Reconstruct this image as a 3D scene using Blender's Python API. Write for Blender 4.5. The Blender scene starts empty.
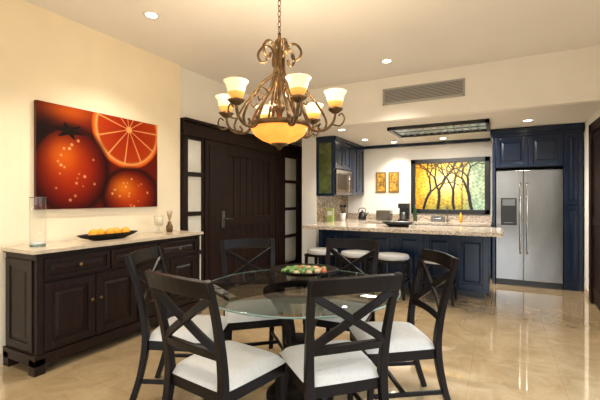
import bpy, bmesh, math, random
import numpy as np
from mathutils import Vector, Matrix
random.seed(4)
S=bpy.context.scene
C=S.collection
# ---------------------------------------------------------------- materials
def newmat(n):
    m=bpy.data.materials.new(n); m.use_nodes=True
    return m, m.node_tree.nodes, m.node_tree.links
def P(n,col,rough=.5,metal=0,var=0,scale=6,bump=0,coat=0,emit=None,es=0,trans=0,spec=.5,stretch=None):
    m,N,L=newmat(n); b=N['Principled BSDF']
    b.inputs['Base Color'].default_value=(*col,1); b.inputs['Roughness'].default_value=rough
    b.inputs['Metallic'].default_value=metal; b.inputs['Coat Weight'].default_value=coat
    b.inputs['Transmission Weight'].default_value=trans
    b.inputs['Specular IOR Level'].default_value=spec
    if emit: b.inputs['Emission Color'].default_value=(*emit,1); b.inputs['Emission Strength'].default_value=es
    tc=N.new('ShaderNodeTexCoord'); mp=N.new('ShaderNodeMapping'); nz=N.new('ShaderNodeTexNoise')
    if stretch: mp.inputs['Scale'].default_value=stretch
    nz.inputs['Scale'].default_value=scale; nz.inputs['Detail'].default_value=5
    L.new(tc.outputs['Object'],mp.inputs[0]); L.new(mp.outputs[0],nz.inputs['Vector'])
    if var:
        r=N.new('ShaderNodeValToRGB')
        r.color_ramp.elements[0].position=.3; r.color_ramp.elements[1].position=.7
        r.color_ramp.elements[0].color=(*[c*(1-var) for c in col],1)
        r.color_ramp.elements[1].color=(*[min(1,c*(1+var)) for c in col],1)
        L.new(nz.outputs['Fac'],r.inputs[0]); L.new(r.outputs[0],b.inputs['Base Color'])
    if bump:
        bp=N.new('ShaderNodeBump'); bp.inputs['Strength'].default_value=bump; bp.inputs['Distance'].default_value=.01
        L.new(nz.outputs['Fac'],bp.inputs['Height']); L.new(bp.outputs[0],b.inputs['Normal'])
    return m
WALL_L=P('cream_plaster',(.90,.79,.59),.85,var=.03,scale=3,bump=.03)
WALL_W=P('white_plaster',(.89,.86,.80),.85,var=.02,scale=3)
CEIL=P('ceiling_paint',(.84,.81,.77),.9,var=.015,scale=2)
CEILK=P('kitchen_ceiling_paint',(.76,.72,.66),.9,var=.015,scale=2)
WOOD=P('dark_walnut',(.014,.006,.0045),.38,var=.35,scale=5,stretch=(8,8,1),spec=.24)
WOODB=P('espresso_chair_wood',(.006,.0035,.003),.36,var=.3,scale=8,spec=.17)
DOORW=P('mahogany_door_wood',(.015,.006,.004),.5,var=.4,scale=4,stretch=(10,10,1),spec=.2)
NAVY=P('navy_black_lacquer',(.003,.012,.036),.22,var=.2,scale=4,spec=.45)
CREAM=P('ivory_upholstery',(.47,.465,.45),.85,var=.05,scale=60,bump=.15)
SIDETOP=P('cream_stone_top',(.60,.50,.37),.2,var=.12,scale=14)
STEEL=P('brushed_steel',(.25,.243,.235),.2,metal=1,var=.08,scale=2.2,stretch=(1,1,.45),bump=.35)
DSTEEL=P('dark_steel',(.2,.2,.2),.3,metal=1)
BLACK=P('black_plastic',(.01,.01,.011),.3)
CHROME=P('chrome',(.75,.75,.75),.1,metal=1)
BRONZE=P('antique_brass_bronze',(.17,.105,.05),.34,metal=.85,var=.5,scale=25)
AMBER=P('amber_alabaster_glow',(.75,.3,.05),.35,var=.35,scale=12,emit=(1,.36,.05),es=1.1)
CUPA=P('amber_glass_base',(.8,.4,.1),.35,var=.2,scale=20,emit=(1,.42,.08),es=.8)
CUP=P('etched_glass_glow',(.95,.8,.55),.4,var=.15,scale=20,emit=(1,.72,.36),es=.85)
LAMP=P('downlight_lens',(1,1,.95),.4,emit=(1,.92,.78),es=14)
TRIMW=P('white_trim',(.85,.82,.76),.5)
FROST=P('frosted_pane',(.72,.70,.62),.25,var=.06,scale=3)
BASEST=P('beige_stone_base',(.66,.56,.42),.3,var=.08,scale=8)
ORANGE=P('orange_peel',(.95,.40,.02),.4,var=.1,scale=40,bump=.2)
GREEN=P('green_fruit',(.10,.20,.04),.35,var=.3,scale=20)
REDF=P('terracotta_fruit',(.45,.12,.04),.4,var=.3,scale=20)
CANDLE=P('candle_wax',(.85,.75,.55),.5)
PLUME=P('dried_plume',(.45,.33,.2),.9,var=.2,scale=40)
VENT=P('vent_grey',(.42,.41,.39),.5)
VENTD=P('vent_dark',(.08,.08,.08),.7)
OLIVE=P('olive_glass_side',(.09,.11,.035),.15,var=.5,scale=9)
YELART=P('yellow_print',(.55,.30,.04),.6,var=.8,scale=22)
GREENB=P('green_box',(.35,.45,.12),.5)
PAPER=P('white_ceramic',(.8,.78,.74),.3)
def glassmat(n,tint=(.9,.97,.94),f0=.04,fs=.9):
    m,N,L=newmat(n); N.remove(N['Principled BSDF']); o=N['Material Output']
    t=N.new('ShaderNodeBsdfTransparent'); t.inputs[0].default_value=(*tint,1)
    g=N.new('ShaderNodeBsdfGlossy'); g.inputs['Roughness'].default_value=.02
    lw=N.new('ShaderNodeLayerWeight'); lw.inputs[0].default_value=.5
    pw=N.new('ShaderNodeMath'); pw.operation='POWER'; pw.inputs[1].default_value=4
    ml=N.new('ShaderNodeMath'); ml.operation='MULTIPLY_ADD'; ml.inputs[1].default_value=fs; ml.inputs[2].default_value=f0
    L.new(lw.outputs['Facing'],pw.inputs[0]); L.new(pw.outputs[0],ml.inputs[0])
    mx=N.new('ShaderNodeMixShader'); L.new(ml.outputs[0],mx.inputs[0]); L.new(t.outputs[0],mx.inputs[1]); L.new(g.outputs[0],mx.inputs[2]); L.new(mx.outputs[0],o.inputs[0])
    return m
GLASS=glassmat('table_glass',(.74,.76,.755),.06,.7)
VGLASS=glassmat('vase_glass',(.93,.95,.95),.05,.6)
GEDGE=P('glass_edge_green',(.16,.24,.21),.1,spec=.8)
def granite():
    m,N,L=newmat('granite'); b=N['Principled BSDF']; b.inputs['Roughness'].default_value=.12
    tc=N.new('ShaderNodeTexCoord'); n1=N.new('ShaderNodeTexNoise'); n1.inputs['Scale'].default_value=70; n1.inputs['Detail'].default_value=6
    r=N.new('ShaderNodeValToRGB'); e=r.color_ramp.elements
    e[0].position=.34; e[0].color=(.12,.08,.06,1); e[1].position=.66; e[1].color=(.74,.66,.54,1)
    x=e.new(.44); x.color=(.42,.33,.25,1); x=e.new(.52); x.color=(.60,.52,.42,1)
    L.new(tc.outputs['Object'],n1.inputs['Vector']); L.new(n1.outputs['Fac'],r.inputs[0]); L.new(r.outputs[0],b.inputs['Base Color'])
    return m
GRAN=granite()
def floor_mat():
    m,N,L=newmat('polished_travertine'); b=N['Principled BSDF']
    b.inputs['Roughness'].default_value=.05; b.inputs['Specular IOR Level'].default_value=.9
    b.inputs['Coat Weight'].default_value=1; b.inputs['Coat Roughness'].default_value=.02; b.inputs['Coat IOR'].default_value=1.75
    tc=N.new('ShaderNodeTexCoord'); mp=N.new('ShaderNodeMapping'); mp.inputs['Location'].default_value=(.2,.1,0)
    L.new(tc.outputs['Object'],mp.inputs[0])
    br=N.new('ShaderNodeTexBrick'); br.offset=0; br.inputs['Scale'].default_value=1; br.inputs['Brick Width'].default_value=.61; br.inputs['Row Height'].default_value=.61
    br.inputs['Mortar Size'].default_value=.002; br.inputs['Color1'].default_value=(.93,.93,.93,1); br.inputs['Color2'].default_value=(1.0,1.0,1.0,1); br.inputs['Mortar'].default_value=(.80,.76,.70,1)
    L.new(mp.outputs[0],br.inputs['Vector'])
    nz=N.new('ShaderNodeTexNoise'); nz.inputs['Scale'].default_value=3.8; nz.inputs['Detail'].default_value=11; nz.inputs['Roughness'].default_value=.68; nz.inputs['Distortion'].default_value=.7
    L.new(mp.outputs[0],nz.inputs['Vector'])
    r=N.new('ShaderNodeValToRGB'); e=r.color_ramp.elements
    e[0].position=.28; e[0].color=(.38,.255,.125,1); e[1].position=.72; e[1].color=(.60,.455,.265,1)
    L.new(nz.outputs['Fac'],r.inputs[0])
    mx=N.new('ShaderNodeMix'); mx.data_type='RGBA'; mx.blend_type='MULTIPLY'; mx.inputs[0].default_value=1
    L.new(r.outputs[0],mx.inputs[6]); L.new(br.outputs['Color'],mx.inputs[7]); L.new(mx.outputs[2],b.inputs['Base Color'])
    return m
FLOOR=floor_mat()
def mosaic():
    m,N,L=newmat('mosaic_backsplash'); b=N['Principled BSDF']; b.inputs['Roughness'].default_value=.25
    tc=N.new('ShaderNodeTexCoord'); v=N.new('ShaderNodeTexVoronoi'); v.inputs['Scale'].default_value=28
    r=N.new('ShaderNodeValToRGB'); e=r.color_ramp.elements; e[0].color=(.07,.04,.02,1); e[1].color=(.45,.33,.2,1)
    sp=N.new('ShaderNodeSeparateColor')
    L.new(tc.outputs['Object'],v.inputs['Vector']); L.new(v.outputs['Color'],sp.inputs[0]); L.new(sp.outputs[0],r.inputs[0]); L.new(r.outputs[0],b.inputs['Base Color'])
    return m
MOSAIC=mosaic()
def vcol(n,emit=0,rough=.5,spec=.5):
    m,N,L=newmat(n); b=N['Principled BSDF']; b.inputs['Roughness'].default_value=rough; b.inputs['Specular IOR Level'].default_value=spec
    a=N.new('ShaderNodeVertexColor'); a.layer_name='Col'
    L.new(a.outputs[0],b.inputs['Base Color'])
    if emit: L.new(a.outputs[0],b.inputs['Emission Color']); b.inputs['Emission Strength'].default_value=emit
    return m
# ---------------------------------------------------------------- builder
class B:
    def __init__(s,name): s.n=name; s.v=[]; s.f=[]; s.m=[]; s.s=[]; s.mats=[]; s.M=Matrix()
    def add(s,vs,fs,mat,smooth=False):
        if mat not in s.mats: s.mats.append(mat)
        k=s.mats.index(mat); o=len(s.v)
        s.v+= [tuple(s.M@Vector(p)) for p in vs]
        for f in fs: s.f.append([i+o for i in f]); s.m.append(k); s.s.append(smooth)
    def box(s,lo,hi,mat):
        x0,y0,z0=lo; x1,y1,z1=hi
        s.add([(x0,y0,z0),(x1,y0,z0),(x1,y1,z0),(x0,y1,z0),(x0,y0,z1),(x1,y0,z1),(x1,y1,z1),(x0,y1,z1)],
              [(3,2,1,0),(4,5,6,7),(0,1,5,4),(1,2,6,5),(2,3,7,6),(3,0,4,7)],mat)
    def lathe(s,prof,mat,c=(0,0,0),n=28,sx=1,sy=1,smooth=True,closed=False,caps=True):
        vs=[];fs=[]
        for r,z in prof:
            for i in range(n):
                a=2*math.pi*i/n; vs.append((c[0]+r*sx*math.cos(a),c[1]+r*sy*math.sin(a),c[2]+z))
        for j in range(len(prof)-1):
            for i in range(n):
                k=(i+1)%n; fs.append((j*n+i,j*n+k,(j+1)*n+k,(j+1)*n+i))
        if not closed:
            if caps and prof[0][0]>0.0005: fs.append(tuple(range(n-1,-1,-1)))
            if caps and prof[-1][0]>0.0005: fs.append(tuple((len(prof)-1)*n+i for i in range(n)))
        else:
            j=len(prof)-1
            for i in range(n):
                k=(i+1)%n; fs.append((j*n+i,j*n+k,k,i))
        s.add(vs,fs,mat,smooth)
    def ball(s,c,r,mat,n=16):
        if not isinstance(r,tuple): r=(r,r,r)
        h=n//2; prof=[(math.sin(math.pi*j/h),-math.cos(math.pi*j/h)) for j in range(h+1)]
        prof[0]=(.0001,-1); prof[-1]=(.0001,1)
        vs=[];fs=[]
        for q,z in prof:
            for i in range(n):
                a=2*math.pi*i/n; vs.append((c[0]+r[0]*q*math.cos(a),c[1]+r[1]*q*math.sin(a),c[2]+r[2]*z))
        for j in range(h):
            for i in range(n):
                k=(i+1)%n; fs.append((j*n+i,j*n+k,(j+1)*n+k,(j+1)*n+i))
        s.add(vs,fs,mat,True)
    def sweep(s,path,w,h,mat,rnd=False,up=(0,0,1),smoothpath=0,n=8):
        pts=[Vector(p) for p in path]
        ws=w if isinstance(w,list) else [w]*len(pts); hs=h if isinstance(h,list) else [h]*len(pts)
        if smoothpath:
            np_,nw,nh=[],[],[]
            for i in range(len(pts)-1):
                p0=pts[max(i-1,0)];p1=pts[i];p2=pts[i+1];p3=pts[min(i+2,len(pts)-1)]
                for k in range(smoothpath):
                    t=k/smoothpath
                    np_.append(.5*((2*p1)+(-p0+p2)*t+(2*p0-5*p1+4*p2-p3)*t*t+(-p0+3*p1-3*p2+p3)*t**3))
                    nw.append(ws[i]*(1-t)+ws[i+1]*t); nh.append(hs[i]*(1-t)+hs[i+1]*t)
            np_.append(pts[-1]); nw.append(ws[-1]); nh.append(hs[-1]); pts,ws,hs=np_,nw,nh
        up=Vector(up); vs=[];fs=[]
        sec=[(math.cos(2*math.pi*i/n),math.sin(2*math.pi*i/n)) for i in range(n)] if rnd else [(-1,-1),(1,-1),(1,1),(-1,1)]
        k=len(sec)
        for i,p in enumerate(pts):
            t=(pts[min(i+1,len(pts)-1)]-pts[max(i-1,0)]).normalized()
            sd=t.cross(up)
            if sd.length<1e-4: sd=Vector((1,0,0))
            sd.normalize(); u=sd.cross(t).normalized()
            for a,b in sec: vs.append(tuple(p+sd*a*ws[i]/2+u*b*hs[i]/2))
        for i in range(len(pts)-1):
            for j in range(k):
                q=(j+1)%k; fs.append((i*k+j,i*k+q,(i+1)*k+q,(i+1)*k+j))
        fs.append(tuple(range(k-1,-1,-1))); fs.append(tuple((len(pts)-1)*k+j for j in range(k)))
        s.add(vs,fs,mat,rnd)
    def door(s,org,w,h,mat,facing='-Y',fr=.06,t=.022,knob=None,kx=.9,kz=.5,panel=None):
        old=s.M
        s.M=old@Matrix.Translation(org)@(Matrix.Rotation(math.pi/2,4,'Z') if facing=='+X' else Matrix())
        s.box((0,-t,0),(fr,0,h),mat); s.box((w-fr,-t,0),(w,0,h),mat)
        s.box((fr,-t,0),(w-fr,0,fr),mat); s.box((fr,-t,h-fr),(w-fr,0,h),mat)
        s.box((fr,-t*.35,fr),(w-fr,0,h-fr),panel or mat)
        if w-2*fr>.08 and h-2*fr>.08 and not panel:
            g=.025; x0,x1,z0,z1=fr+g,w-fr-g,fr+g,h-fr-g; i=.02
            s.add([(x0,-t*.35,z0),(x1,-t*.35,z0),(x1,-t*.35,z1),(x0,-t*.35,z1),(x0+i,-t*.8,z0+i),(x1-i,-t*.8,z0+i),(x1-i,-t*.8,z1-i),(x0+i,-t*.8,z1-i)],
                  [(4,5,6,7),(0,1,5,4),(1,2,6,5),(2,3,7,6),(3,0,4,7)],mat)
        if knob: s.ball((w*kx,-t-.014,h*kz),.016,knob,10)
        s.M=old
    def build(s,loc=(0,0,0),rz=0,bevel=.004,parent=None):
        me=bpy.data.meshes.new(s.n); me.from_pydata(s.v,[],s.f)
        for m in s.mats: me.materials.append(m)
        me.polygons.foreach_set('material_index',s.m); me.polygons.foreach_set('use_smooth',s.s)
        bm=bmesh.new(); bm.from_mesh(me); bmesh.ops.recalc_face_normals(bm,faces=bm.faces); bm.to_mesh(me); bm.free()
        o=bpy.data.objects.new(s.n,me); C.objects.link(o); o.location=loc; o.rotation_euler=(0,0,rz)
        if parent: o.parent=parent
        if bevel:
            md=o.modifiers.new('bevel','BEVEL'); md.width=bevel; md.segments=2; md.limit_method='ANGLE'; md.angle_limit=math.radians(50)
        return o
def simple(name,boxes,bevel=0):
    b=B(name)
    for lo,hi,m in boxes: b.box(lo,hi,m)
    return b.build(bevel=bevel)
def colorgrid(name,origin,ux,uz,w,h,nx,nz,fn,mat,parent):
    """flat picture surface with colour attribute; fn(a,b)->rgb arrays, a right, b down"""
    a,b_=np.meshgrid(np.linspace(0,1,nx),np.linspace(0,1,nz))
    col=fn(a,b_); ux=Vector(ux);uz=Vector(uz);o=Vector(origin)
    vs=[tuple(o+ux*(w*a[j,i])+uz*(h*(1-b_[j,i]))) for j in range(nz) for i in range(nx)]
    fs=[(j*nx+i,(j+1)*nx+i,(j+1)*nx+i+1,j*nx+i+1) for j in range(nz-1) for i in range(nx-1)]
    me=bpy.data.meshes.new(name); me.from_pydata(vs,[],fs)
    ca=me.color_attributes.new('Col','FLOAT_COLOR','POINT')
    d=np.ones((nz*nx,4),dtype=np.float32); d[:,:3]=np.clip(col.reshape(-1,3),0,1)**2.2
    ca.data.foreach_set('color',d.ravel()); me.materials.append(mat)
    ob=bpy.data.objects.new(name,me); C.objects.link(ob); ob.parent=parent
    return ob
# ---------------------------------------------------------------- room shell
XL,XR,YB,YS,ZC,ZK=-3.57,1.08,7.6,5.19,3.03,2.43
YR=-2.0
simple('floor',[((XL-.2,YR-.2,-.1),(XR+.2,YB+.2,0),FLOOR)])
simple('wall_left',[((XL-.2,YR,0),(XL,3.48,ZC),WALL_L)])
simple('wall_entry',[((XL-.2,3.48,0),(XL-.03,YB,ZC),WALL_W)])
simple('ceiling',[((XL-.2,YR-.2,ZC),(XR+.2,YS+.1,ZC+.1),CEIL)])
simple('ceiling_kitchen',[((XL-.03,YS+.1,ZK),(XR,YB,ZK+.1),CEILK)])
simple('wall_soffit',[((XL-.03,YS,ZK),(XR,YS+.1,ZC),WALL_W)])
simple('wall_kitchen_back',[((XL-.2,YB,0),(XR+.2,YB+.2,ZC),WALL_W)])
simple('wall_kitchen_left',[((-3.15,6.0,0),(-2.87,YB,ZK),WALL_W)])
simple('wall_right',[((XR,3.9,0),(XR+.2,YB,ZC),WALL_W),((XR,YR,0),(XR+.2,.2,ZC),WALL_W),((XR,.2,2.45),(XR+.2,3.9,ZC),WALL_W)])
simple('wall_rear',[((XL-.2,YR-.2,0),(-3.0,YR,ZC),WALL_W),((-3.0,YR-.2,2.5),(.7,YR,ZC),WALL_W),((.7,YR-.2,0),(XR+.2,YR,ZC),WALL_W),((-1.35,YR-.2,0),(-.95,YR,2.5),WALL_W)])
simple('baseboard_left',[((XL,YR,0),(XL+.015,3.48,.09),BASEST)],.003)
simple('baseboard_right',[((XR-.015,6.14,0),(XR,6.6,.09),BASEST)],.003)
simple('baseboard_pier',[((-3.15,5.985,0),(-2.87,6.0,.09),BASEST)],.003)
b=B('window_1')
for y in (.2,1.4,2.62,3.84): b.box((XR+.05,y,0),(XR+.11,y+.06,2.45),BLACK)
b.box((XR+.05,.2,2.39),(XR+.11,3.9,2.45),BLACK); b.box((XR+.05,.2,0),(XR+.11,3.9,.05),BLACK); b.build()
# right interior door
b=B('door_2')
xr=XR-.002
b.box((1.03,4.6,0),(xr,4.72,2.3),DOORW); b.box((1.03,5.98,0),(xr,6.1,2.3),DOORW); b.box((1.03,4.6,2.18),(xr,6.1,2.3),DOORW)
b.box((1.06,4.72,0),(xr,5.98,2.18),DOORW)
b.box((1.05,4.74,.15),(1.06,5.96,.22),DOORW); b.box((1.05,4.74,1.0),(1.06,5.96,1.1),DOORW); b.box((1.05,4.74,2.08),(1.06,5.96,2.16),DOORW)
b.build()
# entry door unit
xf=XL+.04
b=B('trim_1')
b.box((XL-.03,3.5,0),(xf,3.56,2.22),DOORW); b.box((XL-.03,3.9,0),(xf,4.2,2.22),DOORW)
b.box((XL-.03,5.72,0),(xf,6.05,2.22),DOORW); b.box((XL-.03,6.58,0),(xf,6.72,2.22),DOORW)
b.box((XL-.03,3.5,2.16),(xf+.005,6.72,2.33),DOORW); b.box((XL-.03,3.49,2.33),(xf+.05,6.75,2.37),DOORW)
b.box((XL-.03,3.49,2.15),(xf+.02,6.74,2.18),DOORW)
for y0,y1 in ((3.97,4.13),(5.80,5.97)):
    b.box((xf,y0,.1),(xf+.012,y1,2.08),DOORW)
b.build()
b=B('door_1')
n=7; y0,y1=4.205,5.715; x0=XL-.02; w=(y1-y0-.36)/n
b.box((x0,y0,.01),(xf-.01,y0+.18,2.15),DOORW); b.box((x0,y1-.18,.01),(xf-.01,y1,2.15),DOORW)
b.box((x0,y0+.18,1.98),(xf-.01,y1-.18,2.15),DOORW); b.box((x0,y0+.18,.01),(xf-.01,y1-.18,.2),DOORW); b.box((x0,y0+.18,.92),(xf-.01,y1-.18,1.06),DOORW)
for i in range(n):
    b.box((x0,y0+.18+i*w+.006,.2),(xf-.03,y0+.18+(i+1)*w-.006,1.98),DOORW)
b.box((xf-.012,4.25,.92),(xf+.004,4.31,1.16),DSTEEL)
b.sweep([(xf,4.28,1.05),(xf+.05,4.28,1.05),(xf+.055,4.33,1.05),(xf+.055,4.41,1.045)],.018,.018,DSTEEL,True,smoothpath=3)
b.build()
for nm,y0,y1 in (('window_2',3.56,3.9),('window_3',6.05,6.58)):
    b=B(nm)
    zs=[.12,.62,1.14,1.66,2.14]
    b.box((XL-.02,y0,0),(xf-.02,y1,.12),DOORW)
    for i in range(4):
        b.box((XL-.02,y0+.04,zs[i]+.03),(XL+.0,y1-.04,zs[i+1]-.025),FROST)
        b.box((XL-.02,y0,zs[i+1]-.025),(xf-.015,y1,zs[i+1]+.03 if i<3 else 2.15),DOORW)
    b.box((XL-.02,y0,.1),(xf-.02,y0+.04,2.15),DOORW); b.box((XL-.02,y1-.04,.1),(xf-.02,y1,2.15),DOORW)
    b.build()
# ---------------------------------------------------------------- vent, lights
b=B('ceiling_vent')
b.box((-1.44,YS-.02,2.645),(-.385,YS,2.67),VENT);b.box((-1.44,YS-.02,2.845),(-.385,YS,2.87),VENT)
b.box((-1.44,YS-.02,2.645),(-1.415,YS,2.87),VENT);b.box((-.41,YS-.02,2.645),(-.385,YS,2.87),VENT)
b.box((-1.43,YS-.004,2.66),(-.39,YS,2.86),VENTD)
for i in range(9):
    z=2.675+i*.019; b.box((-1.42,YS-.015,z),(-.4,YS-.004,z+.009),VENT)
b.build(bevel=0)
def downlight(x,y,z,e,col=(1,.91,.76),big=115):
    b=B('recessed_downlight'); b.lathe([(.05,-.004),(.075,-.006),(.077,0),(.05,0)],TRIMW,closed=True,n=24)
    b.lathe([(.0001,-.003),(.05,-.003),(.05,0)],LAMP,n=24); b.build((x,y,z),bevel=0)
    l=bpy.data.lights.new('downlight_lamp','SPOT'); l.energy=e; l.color=col; l.spot_size=math.radians(big); l.spot_blend=.7; l.shadow_soft_size=.05
    o=bpy.data.objects.new('downlight_lamp',l); C.objects.link(o); o.location=(x,y,z-.02)
for x,y in ((-1.22,4.56),(-2.82,2.4),(-2.82,.8),(-.2,2.4),(-.2,.6)): downlight(x,y,ZC,105)
for x,y in ((-2.2,6.7),(-.9,7.2),(.35,6.1),(-2.2,5.55),(-1.8,7.25)): downlight(x,y,ZK,60)
# kitchen ceiling luminaire: dark frame with leaded-glass diffuser
LUM=P('fixture_panel',(.40,.44,.40),.25,var=.5,scale=9,emit=(.85,.9,.75),es=.22)
b=B('ceiling_light_panel')
x0,x1,y0,y1=-1.52,-.12,5.7,6.5
b.box((x0,y0,ZK-.05),(x1,y0+.05,ZK),BLACK);b.box((x0,y1-.05,ZK-.05),(x1,y1,ZK),BLACK)
b.box((x0,y0,ZK-.05),(x0+.05,y1,ZK),BLACK);b.box((x1-.05,y0,ZK-.05),(x1,y1,ZK),BLACK)
for k in range(1,12):
    x=x0+.05+k*(x1-x0-.1)/12; b.sweep([(x-.02,y0+.05,ZK-.03),(x+.02,y0+.25,ZK-.03),(x-.02,y0+.5,ZK-.03),(x+.02,y1-.05,ZK-.03)],.012,.015,DSTEEL,smoothpath=4)
b.box((x0+.05,y0+.39,ZK-.035),(x1-.05,y0+.41,ZK-.02),DSTEEL)
b.box((x0+.04,y0+.04,ZK-.012),(x1-.04,y1-.04,ZK-.002),LUM); b.build(bevel=0)
# ---------------------------------------------------------------- sideboard
b=B('sideboard')
X0,X1,Y0,Y1=-3.545,-3.10,1.57,3.32
b.box((X0,Y0,.10),(X1-.01,Y1,.91),WOOD)
b.box((X0-.005,Y0-.02,.91),(X1+.02,Y1+.02,.925),WOOD)
b.box((X0-.005,Y0-.035,.925),(X1+.035,Y1+.035,.955),SIDETOP)
b.box((X0-.005,Y0-.02,.07),(X1+.015,Y1+.02,.15),WOOD)
for y in (Y0-.02,Y1-.06):
    for x in (X0,X1-.065): b.box((x,y,0),(x+.08,y+.08,.12),WOOD)
for y in (Y0,Y1-.05): b.box((X1-.01,y,.15),(X1+.008,y+.05,.91),WOOD)
sec=[(Y0+.055,.55,1),(Y0+.62,.525,1),(Y0+1.16,.535,1)]
for i,(y,w,k) in enumerate(sec):
    b.door((X1-.01,y,.715),w,.165,WOOD,'+X',fr=.03,knob=BRONZE,kx=.5,kz=.5)
for y,w,kx in ((Y0+.055,.41,.92),(Y0+.475,.41,.08),(Y0+.905,.39,.92),(Y0+1.305,.39,.08)):
    b.door((X1-.01,y,.17),w,.52,WOOD,'+X',fr=.06,knob=BRONZE,kx=kx,kz=.6)
b.door((X0+.02,Y0,.17),X1-X0-.06,.70,WOOD,'-Y',fr=.06,t=.012)
b.build()
b=B('glass_cylinder_vase')
b.lathe([(.0001,.004),(.058,.004),(.058,.40)],VGLASS,n=40,caps=False)
b.lathe([(.0545,.395),(.059,.395),(.059,.402),(.0545,.402)],DSTEEL,n=40,closed=True)
b.lathe([(.0001,.0),(.057,.0),(.057,.014),(.0001,.014)],GEDGE,n=32)
b.lathe([(.0001,.015),(.05,.015),(.05,.035),(.0001,.042)],PAPER,n=20)
b.build((-3.33,1.70,.956),bevel=0)
b=B('fruit_tray')
b.lathe([(.0001,.0),(.12,.0),(.2,.03),(.235,.055),(.228,.058),(.19,.038),(.11,.012),(.0001,.012)],WOODB,sx=.42,sy=1.35,n=40)
tray=b.build((-3.32,2.33,.956),bevel=0)
b=B('oranges')
for i in range(5):
    b.ball(((-1)**i*.012,-.17+i*.084,.060),.044,ORANGE,16)
b.build(bevel=0,parent=tray)
b=B('candle_holder')
b.lathe([(.0001,0),(.04,0),(.04,.012),(.012,.03),(.012,.07),(.045,.09),(.05,.2)],VGLASS,n=24,caps=False)
b.lathe([(.0001,.09),(.038,.09),(.038,.18),(.0001,.182)],CANDLE,n=20); b.build((-3.35,2.95,.956),bevel=0)
b=B('dried_plume_arrangement')
b.lathe([(.0001,0),(.035,0),(.04,.06),(.02,.1),(.022,.12),(.017,.12),(.0001,.1)],BRONZE,n=20)
for i in range(6):
    a=i*1.05; b.sweep([(0,0,.1),(.015*math.cos(a),.015*math.sin(a),.17),(.035*math.cos(a),.035*math.sin(a),.25)],[.004,.012,.003],[.004,.012,.003],PLUME,True,smoothpath=4,n=6)
b.build((-3.4,3.15,.956),bevel=0)
# ---------------------------------------------------------------- painting
rng=np.random.RandomState(3)
def paintfn(a,b_):
    X=a*137; Y=b_*100
    def L(x): return np.array(x,dtype=float)
    col=np.zeros(X.shape+(3,))+L((.42,.09,.03))
    g=np.clip((Y/100),0,1)[...,None]; col=col*(1-g*.45)+L((.55,.17,.03))*(.25*g)
    dk=np.exp(-(((X-6)/20)**2+((Y-30)/36)**2))[...,None]; col=col*(1-.8*dk)
    up=np.exp(-(((X-30)/30)**2+((Y-4)/11)**2))[...,None]; col=col*(1-up*.8)+L((.85,.38,.07))*up*.8
    dk=np.exp(-(((X-60)/12)**2+((Y-40)/30)**2))[...,None]; col=col*(1-.55*dk)
    def mixc(mask,c):
        nonlocal col; m=mask[...,None]; col=col*(1-m)+c*m
    def ss(x,w=1.2): return np.clip(.5-x/w/2,0,1)
    dx,dy=X-97,(Y-12); r=np.hypot(dx,dy); th=np.arctan2(dy,dx)
    mixc(ss(r-44),L((.86,.36,.05))); mixc(ss(r-41),L((.90,.62,.36)))
    seg=np.abs(((th/(2*np.pi/11))%1)-.5)*2
    pulp=L((.74,.17,.04))*(1-.4*np.abs(np.sin(th*60+r*.3)))[...,None]+L((.14,.11,.02))*(r/40)[...,None]
    m=ss(r-38)*np.clip((.95-seg)*r/2.2,0,1)*np.clip((r-3)/1.5,0,1)
    col=col*(1-m[...,None])+pulp*m[...,None]
    def fruit(cx,cy,rx,ry,hx,hy,base,lit,dark):
        nonlocal col
        q=np.hypot((X-cx)/rx,(Y-cy)/ry)
        sh=np.exp(-(((X-hx)/(rx*.45))**2+((Y-hy)/(ry*.42))**2))[...,None]
        e=np.clip(q,0,1)[...,None]**2.0
        c=L(base)*(1-e)+L(dark)*e; c=c*(1-sh*.75)+L(lit)*sh*.75
        mo=ss((q-1.08)*rx,3)[...,None]; col=col*(1-mo*.8)+L((.10,.02,.01))*mo*.8
        m=ss((q-1)*rx)[...,None]; col=col*(1-m)+c*m
        for _ in range(20):
            t=rng.rand()*6.28; rr=rng.rand()**.5*.75; px,py=cx+rx*rr*math.cos(t),cy+ry*rr*math.sin(t); s_=.5+rng.rand()*.9
            mm=(ss(np.hypot(X-px,Y-py)-s_,.8)*.8)[...,None]*m; col=col*(1-mm)+L((1,.80,.6))*mm
    fruit(101,86,35,29,90,78,(.72,.22,.03),(.95,.54,.12),(.24,.03,.01))
    fruit(33,62,36,41,24,48,(.68,.18,.02),(.93,.46,.08),(.22,.02,.01))
    for k in range(6):
        t=k*1.05+.2; px,py=30,24
        for s_ in np.linspace(0,15,30):
            mm=ss(np.hypot(X-(px+s_*math.cos(t)),Y-(py+s_*.5*math.sin(t)))-(2.6-s_*.15),.8)[...,None]; col=col*(1-mm)+L((.10,.05,.02))*mm
    return col*.92
b=B('wall_painting'); b.box((XL+.001,1.79,1.25),(XL+.035,3.09,2.2),P('canvas_edge',(.10,.02,.01),.7)); pa=b.build(bevel=.002)
colorgrid('canvas_picture',(XL+.0365,1.79,1.25),(0,1,0),(0,0,1),1.3,.95,330,240,paintfn,vcol('painted_canvas',rough=.7,spec=.15),pa)
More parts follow.
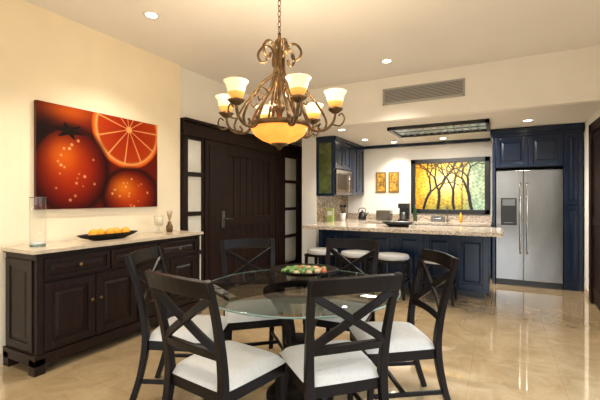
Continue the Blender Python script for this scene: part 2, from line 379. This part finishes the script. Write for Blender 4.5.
# ---------------------------------------------------------------- kitchen
b=B('kitchen_island')
b.box((-2.62,5.58,.08),(-.12,6.08,.865),NAVY); b.box((-2.58,5.63,0),(-.17,6.03,.08),BLACK)
n=6; w=2.5/n
for i in range(n): b.door((-2.62+i*w+.01,5.58,.12),w-.02,.72,NAVY,'-Y',fr=.065,t=.024)
b.box((-2.74,5.22,.868),(.05,6.15,.922),GRAN); b.build(bevel=.006)
b=B('kitchen_base_cabinets')
b.box((-2.866,6.17,.08),(-2.28,YB-.003,.87),NAVY); b.box((-2.28,7.02,.08),(-.12,YB-.003,.87),NAVY)
b.box((-2.866,6.19,0),(-2.33,YB-.003,.08),BLACK); b.box((-2.28,7.08,0),(-.12,YB-.003,.08),BLACK)
b.box((-2.866,6.16,.87),(-2.25,YB-.003,.915),GRAN); b.box((-2.25,6.99,.87),(-.12,YB-.003,.915),GRAN)
b.box((-2.866,YB-.02,.915),(-.12,YB-.002,1.03),GRAN)
for i in range(5): b.door((-2.25+i*.42,7.02,.12),.4,.72,NAVY,'-Y')
for i in range(2): b.door((-2.28,6.19+i*.40,.12),.38,.72,NAVY,'+X')
b.build()
simple('backsplash_mosaic',[((-2.868,6.02,.917),(-2.858,7.57,1.395),MOSAIC)])
b=B('upper_wall_cabinets')
xc=-2.53
b.box((-2.868,6.02,1.86),(xc,7.596,2.36),NAVY); b.box((-2.868,6.82,1.40),(xc,7.596,1.86),NAVY)
b.box((-2.868,6.0,2.36),(xc+.04,7.596,2.425),NAVY)
b.door((xc,6.03,1.87),.385,.48,NAVY,'+X'); b.door((xc,6.42,1.87),.385,.48,NAVY,'+X')
b.door((xc,6.83,1.41),.37,.94,NAVY,'+X'); b.door((xc,7.21,1.41),.37,.94,NAVY,'+X')
b.door((-2.862,6.02,1.385),.332,.975,NAVY,'-Y',fr=.045,t=.02,panel=OLIVE)
b.build()
b=B('microwave_oven')
b.box((-2.85,6.055,1.40),(xc,6.815,1.855),DSTEEL); b.box((xc,6.06,1.41),(xc+.03,6.81,1.85),STEEL)
b.box((xc+.03,6.12,1.5),(xc+.033,6.56,1.78),BLACK); b.box((xc+.03,6.66,1.45),(xc+.033,6.79,1.82),BLACK)
b.sweep([(xc+.03,6.61,1.46),(xc+.06,6.61,1.48),(xc+.06,6.61,1.78),(xc+.03,6.61,1.80)],.018,.018,CHROME,True,up=(0,1,0)); b.build()
simple('trim_2',[((-2.48,7.54,2.37),(-.14,7.597,2.427),NAVY)],.004)
b=B('window_4')
x0,x1,z0,z1=-1.54,-.15,1.05,2.10
b.box((x0,7.55,z0),(x1,7.598,z0+.085),BLACK);b.box((x0,7.55,z1-.085),(x1,7.598,z1),BLACK)
b.box((x0,7.55,z0),(x0+.085,7.598,z1),BLACK);b.box((x1-.085,7.55,z0),(x1,7.598,z1),BLACK)
sg=b.build()
br=[]
def branch(x,y,ang,ln,wd,dep):
    if dep==0 or wd<.5: return
    k=4; px,py=x,y
    for i in range(k):
        ang+=random.uniform(-.16,.16); qx=px+math.cos(ang)*ln/k; qy=py-math.sin(ang)*ln/k
        br.append((px,py,qx,qy,wd)); px,py=qx,qy
    branch(px,py,ang+random.uniform(.25,.6),ln*.74,wd*.68,dep-1)
    branch(px,py,ang-random.uniform(.25,.6),ln*.74,wd*.68,dep-1)
for x,w in ((16,4.6),(42,5.2),(70,4.6),(100,5.4)): branch(x,86,math.pi/2+random.uniform(-.25,.25),34,w,5)
def sgfn(a,b_):
    X=a*122;Y=b_*88
    L=lambda x:np.array(x,dtype=float)
    g=np.exp(-(((X-60)/38)**2+((Y-34)/34)**2))[...,None]
    col=L((.74,.56,.13))*(1-g)+L((.95,.88,.55))*g
    o=np.clip((Y-58)/28,0,1)[...,None]; col=col*(1-o*.8)+L((.46,.44,.16))*o*.8
    gr=np.clip((X-84)/15,0,1)[...,None]*.8; col=col*(1-gr)+L((.55,.68,.62))*gr
    le=np.exp(-(X/16)**2)[...,None]*.5; col=col*(1-le)+L((.78,.44,.08))*le
    cell=(np.sin(X*.55+np.sin(Y*.3)*2)*np.sin(Y*.5+np.sin(X*.21)*2))[...,None]; col=col*(1+.18*cell)
    d=np.full(X.shape,9.)
    for (x0,y0,x1,y1,w) in br:
        vx,vy=x1-x0,y1-y0; t=np.clip(((X-x0)*vx+(Y-y0)*vy)/(vx*vx+vy*vy),0,1)
        d=np.minimum(d,np.hypot(X-x0-t*vx,Y-y0-t*vy)-w*.5)
    m=np.clip(.5-d,0,1)[...,None]; col=col*(1-m)+L((.10,.05,.02))*m
    m=(np.abs(X-84)<.8)[...,None]*1.; col=col*(1-m)+L((.1,.08,.05))*m
    return col
colorgrid('stained_glass_pane',(x0+.08,7.57,z0+.08),(1,0,0),(0,0,1),x1-x0-.16,z1-z0-.16,320,230,sgfn,vcol('stained_glass',emit=.6,rough=.2),sg)  # emission imitates backlight through the pane; the wall behind is solid
for x in (-2.25,-1.99):
    b=B('framed_print'); b.box((x,7.575,1.46),(x+.21,7.598,1.88),P('print_frame',(.25,.14,.04),.5)); b.box((x+.03,7.572,1.49),(x+.18,7.576,1.66),YELART)
    b.box((x+.03,7.572,1.68),(x+.18,7.576,1.85),YELART); b.build(bevel=.002)
# fridge
b=B('refrigerator')
fx0,fx1,fy=-.045,.82,6.66
b.box((fx0,fy+.06,.03),(fx1,7.42,1.78),DSTEEL)
sp=.325
b.box((fx0,fy,.09),(sp-.006,fy+.058,1.77),STEEL); b.box((sp+.006,fy,.09),(fx1,fy+.058,1.77),STEEL)
b.box((fx0,fy+.02,.0),(fx1,fy+.06,.085),BLACK)
for x in (sp-.045,sp+.045):
    b.sweep([(x,fy,.5),(x,fy-.055,.53),(x,fy-.055,1.55),(x,fy,1.58)],.026,.026,CHROME,True,up=(1,0,0),n=10)
b.box((.02,fy-.006,.93),(.235,fy+.01,1.35),BLACK); b.box((.04,fy-.010,1.23),(.215,fy-.004,1.33),DSTEEL)
b.box((.06,fy-.02,.96),(.195,fy-.004,.975),STEEL)
b.build()
b=B('refrigerator_cabinet_surround')
b.box((-.10,6.66,0),(-.055,7.59,2.34),NAVY); b.box((-.055,6.68,1.82),(.83,7.59,2.34),NAVY); b.box((.83,6.68,.0),(1.065,7.59,2.34),NAVY)
b.box((-.13,6.60,2.34),(1.07,7.59,2.424),NAVY); b.box((-.115,6.63,2.30),(1.07,7.59,2.34),NAVY)
b.door((-.05,6.68,1.83),.435,.47,NAVY); b.door((.39,6.68,1.83),.435,.47,NAVY)
b.door((.835,6.68,1.25),.225,1.05,NAVY,fr=.05); b.door((.835,6.68,.1),.225,1.13,NAVY,fr=.05)
b.build()
# counter items
b=B('coffee_maker')
b.box((-.09,-.1,0),(.09,.1,.03),BLACK); b.box((-.09,.02,.03),(.09,.1,.27),BLACK); b.box((-.09,-.1,.24),(.09,.1,.33),BLACK)
b.lathe([(.0001,0),(.055,0),(.065,.07),(.045,.13),(.0001,.13)],DSTEEL,(0,-.04,.035)); b.build((-1.62,7.3,.916))
b=B('toaster'); b.box((-.14,-.09,.015),(.14,.09,.19),STEEL); b.box((-.11,-.05,.185),(.11,-.02,.192),BLACK); b.box((-.11,.02,.185),(.11,.05,.192),BLACK); b.box((-.14,-.09,0),(.14,.09,.015),BLACK); b.box((.14,-.02,.1),(.165,.02,.12),BLACK); b.build((-2.0,7.3,.916),bevel=.015)
b=B('kettle'); b.lathe([(.0001,0),(.08,0),(.085,.05),(.06,.14),(.02,.17),(.0001,.175)],BLACK); b.ball((0,0,.185),.014,BLACK,8)
b.sweep([(-.07,0,.12),(-.06,0,.22),(.06,0,.22),(.07,0,.12)],.014,.014,BLACK,True,up=(0,1,0),smoothpath=4); b.sweep([(.06,0,.07),(.11,0,.12),(.13,0,.15)],[.03,.02,.015],[.03,.02,.015],BLACK,True,up=(0,1,0)); b.build((-2.42,7.2,.916),bevel=0)
b=B('faucet'); b.lathe([(.0001,0),(.025,0),(.02,.03),(.0001,.03)],DSTEEL)
b.sweep([(0,0,0),(0,0,.2),(0,-.03,.26),(0,-.1,.27),(0,-.15,.22)],.02,.02,DSTEEL,True,up=(1,0,0),smoothpath=4); b.sweep([(.02,0,.03),(.09,0,.07)],.012,.012,DSTEEL,True,up=(0,1,0)); b.build((-.85,7.42,.916),bevel=0)
b=B('soap_bottle'); b.lathe([(.0001,0),(.03,0),(.03,.12),(.01,.14),(.01,.17),(.0001,.17)],ORANGE,n=16); b.build((-.62,7.4,.916),bevel=0)
b=B('wine_bottle'); b.lathe([(.0001,0),(.037,0),(.037,.19),(.014,.24),(.014,.3),(.0001,.3)],P('bottle_glass',(.02,.05,.02),.1)); b.build((-1.42,7.35,.916),bevel=0)
b=B('cereal_box'); b.box((-.06,-.03,0),(.06,.03,.25),GREENB); b.box((-.045,-.032,.12),(.045,-.03,.2),PAPER); b.build((-2.72,6.3,.916),bevel=.002)
b=B('utensil_jar'); b.lathe([(.0001,0),(.05,0),(.055,.14),(.045,.14),(.04,.02),(.0001,.02)],PAPER)
for i in range(5):
    a=i*1.26; b.sweep([(0,0,.03),(.05*math.cos(a),.05*math.sin(a),.27)],.01,.01,WOODB,True); b.ball((.052*math.cos(a),.052*math.sin(a),.28),(.018,.012,.025),WOODB,8)
b.build((-2.66,6.75,.916),bevel=0)
b=B('black_serving_bowl'); b.lathe([(.0001,0),(.1,0),(.18,.04),(.2,.07),(.192,.072),(.165,.045),(.09,.012),(.0001,.012)],BLACK,sx=1.2,n=36); b.build((-1.35,5.68,.923),bevel=0)
b=B('bread_box'); b.box((-.11,-.08,0),(.11,.08,.10),DSTEEL); b.sweep([(-.06,-.08,.06),(-.06,-.1,.06),(.06,-.1,.06),(.06,-.08,.06)],.01,.01,CHROME,True); b.build((-1.0,7.3,.916),bevel=.02)
# ---------------------------------------------------------------- stools
def stool(x,y):
    b=B('counter_stool')
    b.box((-.21,-.19,.47),(.21,.19,.51),WOODB)
    b.lathe([(.0001,.508),(.225,.508),(.24,.53),(.225,.57),(.12,.585),(.0001,.588)],CREAM,n=32,sx=1,sy=.9)
    for sx in (-1,1):
        for sy in (-1,1):
            b.sweep([(sx*.21,sy*.195,0),(sx*.19,sy*.17,.3),(sx*.185,sy*.165,.49)],[.03,.036,.042],[.03,.036,.042],WOODB,up=(0,1,0))
        b.box((sx*.2-.01,-.17,.2),(sx*.2+.01,.17,.23),WOODB)
    b.box((-.19,-.19,.24),(.19,-.165,.27),WOODB); b.box((-.19,.165,.24),(.19,.19,.27),WOODB)
    b.build((x,y,0),bevel=.004)
for x in (-2.38,-1.83,-1.32,-.72): stool(x,5.2)
# ---------------------------------------------------------------- dining chairs
def chair(x,y,dx,dy):
    b=B('dining_chair'); W=WOODB
    def slab(z0,z1,hb,hf,yb,yf,mat,ins=0):
        b.add([(-hb+ins,yb+ins,z0),(hb-ins,yb+ins,z0),(hf-ins,yf-ins,z0),(-hf+ins,yf-ins,z0),(-hb+ins,yb+ins,z1),(hb-ins,yb+ins,z1),(hf-ins,yf-ins,z1),(-hf+ins,yf-ins,z1)],
          [(3,2,1,0),(4,5,6,7),(0,1,5,4),(1,2,6,5),(2,3,7,6),(3,0,4,7)],mat)
    slab(.375,.435,.205,.235,-.215,.225,W)
    n=14; vs=[];fs=[]
    for j in range(n+1):
        for i in range(n+1):
            u=-1+2*i/n; v=-1+2*j/n
            hw=.208+(v+1)/2*.035
            yy=.01+v*.230
            e=(1-abs(u)**5)*(1-abs(v)**5)
            rr=1-.03*(abs(u*v)**4)
            vs.append((u*hw*rr,yy*rr,.437+.055*e**.45 if e>0 else .437))
    for j in range(n):
        for i in range(n): k=j*(n+1)+i; fs.append((k,k+1,k+n+2,k+n+1))
    b.add(vs,fs,CREAM,True)
    for s_ in (-1,1):
        b.sweep([(s_*.225,.225,0),(s_*.213,.212,.2),(s_*.208,.205,.435)],[.028,.034,.044],[.028,.034,.044],W,up=(0,1,0),smoothpath=3)
        b.sweep([(s_*.205,-.315,0),(s_*.200,-.250,.2),(s_*.198,-.212,.42),(s_*.203,-.225,.6),(s_*.212,-.268,.8),(s_*.222,-.325,.985)],
                [.036,.04,.046,.042,.038,.036],[.034,.036,.042,.036,.030,.028],W,up=(0,1,0),smoothpath=5)
        b.sweep([(s_*.21,.19,.17),(s_*.2,-.24,.17)],.018,.026,W)
    def rail(z,yb,hw,h,bow,t=.026):
        pts=[(-hw+2*hw*i/8,yb-bow*(1-((i-4)/4)**2),z+.008*(1-((i-4)/4)**2)) for i in range(9)]
        b.sweep(pts,t,h,W,up=(0,-.25,1))
    rail(.94,-.312,.228,.082,.03); rail(.615,-.228,.204,.045,.018,.024)
    for s_ in (-1,1):
        b.sweep([(s_*-.196,-.235,.635),(s_*-.10,-.262,.70),(0,-.276,.765),(s_*.10,-.290,.83),(s_*.205,-.296,.895)],.040,.02,W,up=(0,-1,.25),smoothpath=3)
    b.box((-.2,-.012,.16),(.2,.012,.184),W)
    b.build((x,y,0),math.atan2(dy,dx)-math.pi/2,bevel=.004)
TX,TY=-1.197,2.252
chair(-.82,1.905,-.71,.70)
chair(-1.309,1.609,.118,.99)
chair(-1.90,1.935,.90,.42)
chair(-.62,2.45,-.80,-.55)
chair(-1.75,2.49,TX+1.62,TY-2.496-.2)
chair(-1.12,2.80,.05,-.99)
# ---------------------------------------------------------------- table
b=B('dining_table')
R=.66
b.lathe([(.0001,.738),(R-.008,.738),(R,.744),(R-.008,.75),(.0001,.75)],GLASS,n=96)
b.lathe([(R-.004,.7375),(R+.002,.7385),(R+.003,.744),(R+.002,.7495),(R-.004,.7505)],GEDGE,n=96,closed=True)
b.lathe([(.19,.70),(.25,.70),(.25,.737),(.19,.737)],WOODB,n=40,closed=True)
for k in range(4):
    a=math.radians(28+45+90*k); ca,sa=math.cos(a),math.sin(a)
    b.sweep([(r*ca,r*sa,z) for r,z in ((.22,0.0),(.19,.08),(.12,.22),(.085,.38),(.11,.52),(.17,.63),(.22,.705))],[.05,.05,.045,.045,.045,.045,.05],[.05,.045,.04,.04,.04,.04,.045],WOODB,up=(-sa,ca,0),smoothpath=5)
b.lathe([(.0001,.36),(.10,.36),(.10,.40),(.0001,.40)],WOODB,n=24)
b.lathe([(.0001,0),(.23,0),(.23,.03),(.2,.045),(.0001,.045)],WOODB,n=40)
b.build((TX,TY,0),bevel=.003)
b=B('decorative_bowl')
b.lathe([(.0001,0),(.10,0),(.17,.02),(.265,.055),(.258,.06),(.165,.032),(.09,.014),(.0001,.014)],WOODB,sx=1,sy=.8,n=44)
ob=b.build((-1.325,2.56,.7512),math.radians(28),bevel=0)
b=B('green_fruit_filling')
for i in range(30):
    a=i*2.4; r=.175*math.sqrt(i/30); m=[GREEN,REDF,GREEN,PLUME,GREEN][i%5]
    b.ball((r*math.cos(a),r*.75*math.sin(a),.034+.012*(1-r/.17)+.012),(.026,.024,.019),m,10)
b.build(bevel=0,parent=ob)
# ---------------------------------------------------------------- chandelier
cx,cy=-1.321,2.186
b=B('chandelier')
b.lathe([(.0001,3.028),(.07,3.028),(.065,3.0),(.02,2.985),(.0001,2.98)],BRONZE)
z=2.985; k=0
while z>2.50:
    old=b.M; b.M=Matrix.Translation((0,0,z-.022))@Matrix.Rotation(math.pi/2*(k%2),4,'Z')
    pts=[(.011*math.cos(t),0,.022*math.sin(t)) for t in np.linspace(0,2*math.pi,13)]
    b.sweep(pts,.006,.006,BRONZE,True,up=(0,1,0),n=6); b.M=old; z-=.036; k+=1
b.M=Matrix.Translation((0,0,-.022))
b.lathe([(.0001,2.50),(.012,2.49),(.01,2.46),(.03,2.44),(.035,2.42),(.014,2.40),(.012,2.30),(.03,2.27),(.035,2.24),(.016,2.20),(.013,2.05),(.03,2.02),(.04,1.98),(.02,1.95),(.015,1.88),(.0001,1.88)],BRONZE,n=20)
b.lathe([(.0001,1.695),(.012,1.70),(.02,1.72),(.06,1.735),(.055,1.745),(.0001,1.745)],BRONZE,n=20)
b.lathe([(.0001,1.738),(.06,1.742),(.12,1.765),(.17,1.80),(.198,1.85),(.19,1.855),(.16,1.81),(.11,1.78),(.0001,1.76)],AMBER,n=48)
b.lathe([(.192,1.845),(.212,1.85),(.215,1.87),(.20,1.88),(.188,1.87)],BRONZE,n=48,closed=True)
RC=.38
for i in range(6):
    a=math.radians(18+60*i); ca,sa=math.cos(a),math.sin(a); upv=(-sa,ca,0)
    def rad(pts): return [(r*ca,r*sa,z) for r,z in pts]
    b.sweep(rad([(.085,2.335),(.10,2.30),(.135,2.31),(.15,2.36),(.11,2.41),(.055,2.395),(.032,2.30),(.045,2.18),(.10,2.06),(.165,1.96),(.205,1.87)]),.017,.024,BRONZE,True,up=upv,smoothpath=5,n=6)
    b.sweep(rad([(.19,1.87),(.235,1.825),(.31,1.825),(.365,1.875),(RC,1.94)]),.018,.022,BRONZE,True,up=upv,smoothpath=5,n=6)
    b.sweep(rad([(.05,2.20),(.10,2.17),(.19,2.09),(.27,1.98),(.32,1.88),(.30,1.82),(.265,1.84),(.28,1.87)]),.015,.019,BRONZE,True,up=upv,smoothpath=5,n=6)
    b.sweep(rad([(.36,1.86),(.41,1.85),(.44,1.89),(.425,1.93),(.40,1.915)]),.011,.014,BRONZE,True,up=upv,smoothpath=4,n=6)
    b.sweep(rad([(.10,2.06),(.15,2.09),(.20,2.05),(.185,2.0),(.155,2.02)]),.011,.014,BRONZE,True,up=upv,smoothpath=4,n=6)
    b.ball((.205*ca,.205*sa,1.89),.016,BRONZE,8)
    c=(RC*ca,RC*sa,-.022)
    b.lathe([(.0001,1.95),(.02,1.955),(.046,1.975),(.054,1.985),(.02,1.99),(.02,2.0),(.0001,2.0)],BRONZE,c,n=20)
    b.lathe([(.0001,1.995),(.032,1.998),(.044,2.012),(.050,2.03)],CUPA,c,n=28,caps=False)
    b.lathe([(.050,2.03),(.054,2.05),(.060,2.075),(.076,2.098),(.073,2.10),(.056,2.077),(.050,2.05),(.046,2.03)],CUP,c,n=28,caps=False)
b.build((cx,cy,0),bevel=0)
for i in range(6):
    a=math.radians(18+60*i)
    l=bpy.data.lights.new('chandelier_bulb','POINT'); l.energy=11; l.color=(1,.82,.58); l.shadow_soft_size=.035
    o=bpy.data.objects.new('chandelier_bulb',l); C.objects.link(o); o.location=(cx+RC*math.cos(a),cy+RC*math.sin(a),2.07)
# ---------------------------------------------------------------- world, lights, camera
w=bpy.data.worlds.new('daylight'); S.world=w; w.use_nodes=True
N=w.node_tree.nodes; L=w.node_tree.links
bg=N['Background']; bg.inputs[1].default_value=4.6
tc=N.new('ShaderNodeTexCoord'); sx=N.new('ShaderNodeSeparateXYZ'); r=N.new('ShaderNodeValToRGB')
mr=N.new('ShaderNodeMapRange'); mr.inputs[1].default_value=-1; mr.inputs[2].default_value=1
L.new(tc.outputs['Generated'],sx.inputs[0]); L.new(sx.outputs[2],mr.inputs[0]); L.new(mr.outputs[0],r.inputs[0]); L.new(r.outputs[0],bg.inputs[0])
e=r.color_ramp.elements; e[0].position=.40; e[0].color=(.12,.095,.065,1); e[1].position=.62; e[1].color=(.75,.87,1,1)
x=e.new(.49); x.color=(.12,.12,.085,1); x=e.new(.515); x.color=(1,.97,.92,1)
def area(name,loc,rot,sx,sy,e,col):
    l=bpy.data.lights.new(name,'AREA'); l.shape='RECTANGLE'; l.size=sx; l.size_y=sy; l.energy=e; l.color=col
    o=bpy.data.objects.new(name,l); C.objects.link(o); o.location=loc; o.rotation_euler=rot
area('luminaire_lamp',(-.82,6.1,ZK-.06),(0,0,0),1.2,.6,65,(1,.95,.87))
cam=bpy.data.cameras.new('camera'); co=bpy.data.objects.new('camera',cam); C.objects.link(co)
co.location=(0,0,1.35); co.rotation_euler=(math.pi/2,0,math.radians(28)); cam.sensor_width=36; cam.lens=22.5; cam.shift_y=-2/600; cam.clip_start=.05
S.camera=co
S.view_settings.view_transform='Standard'
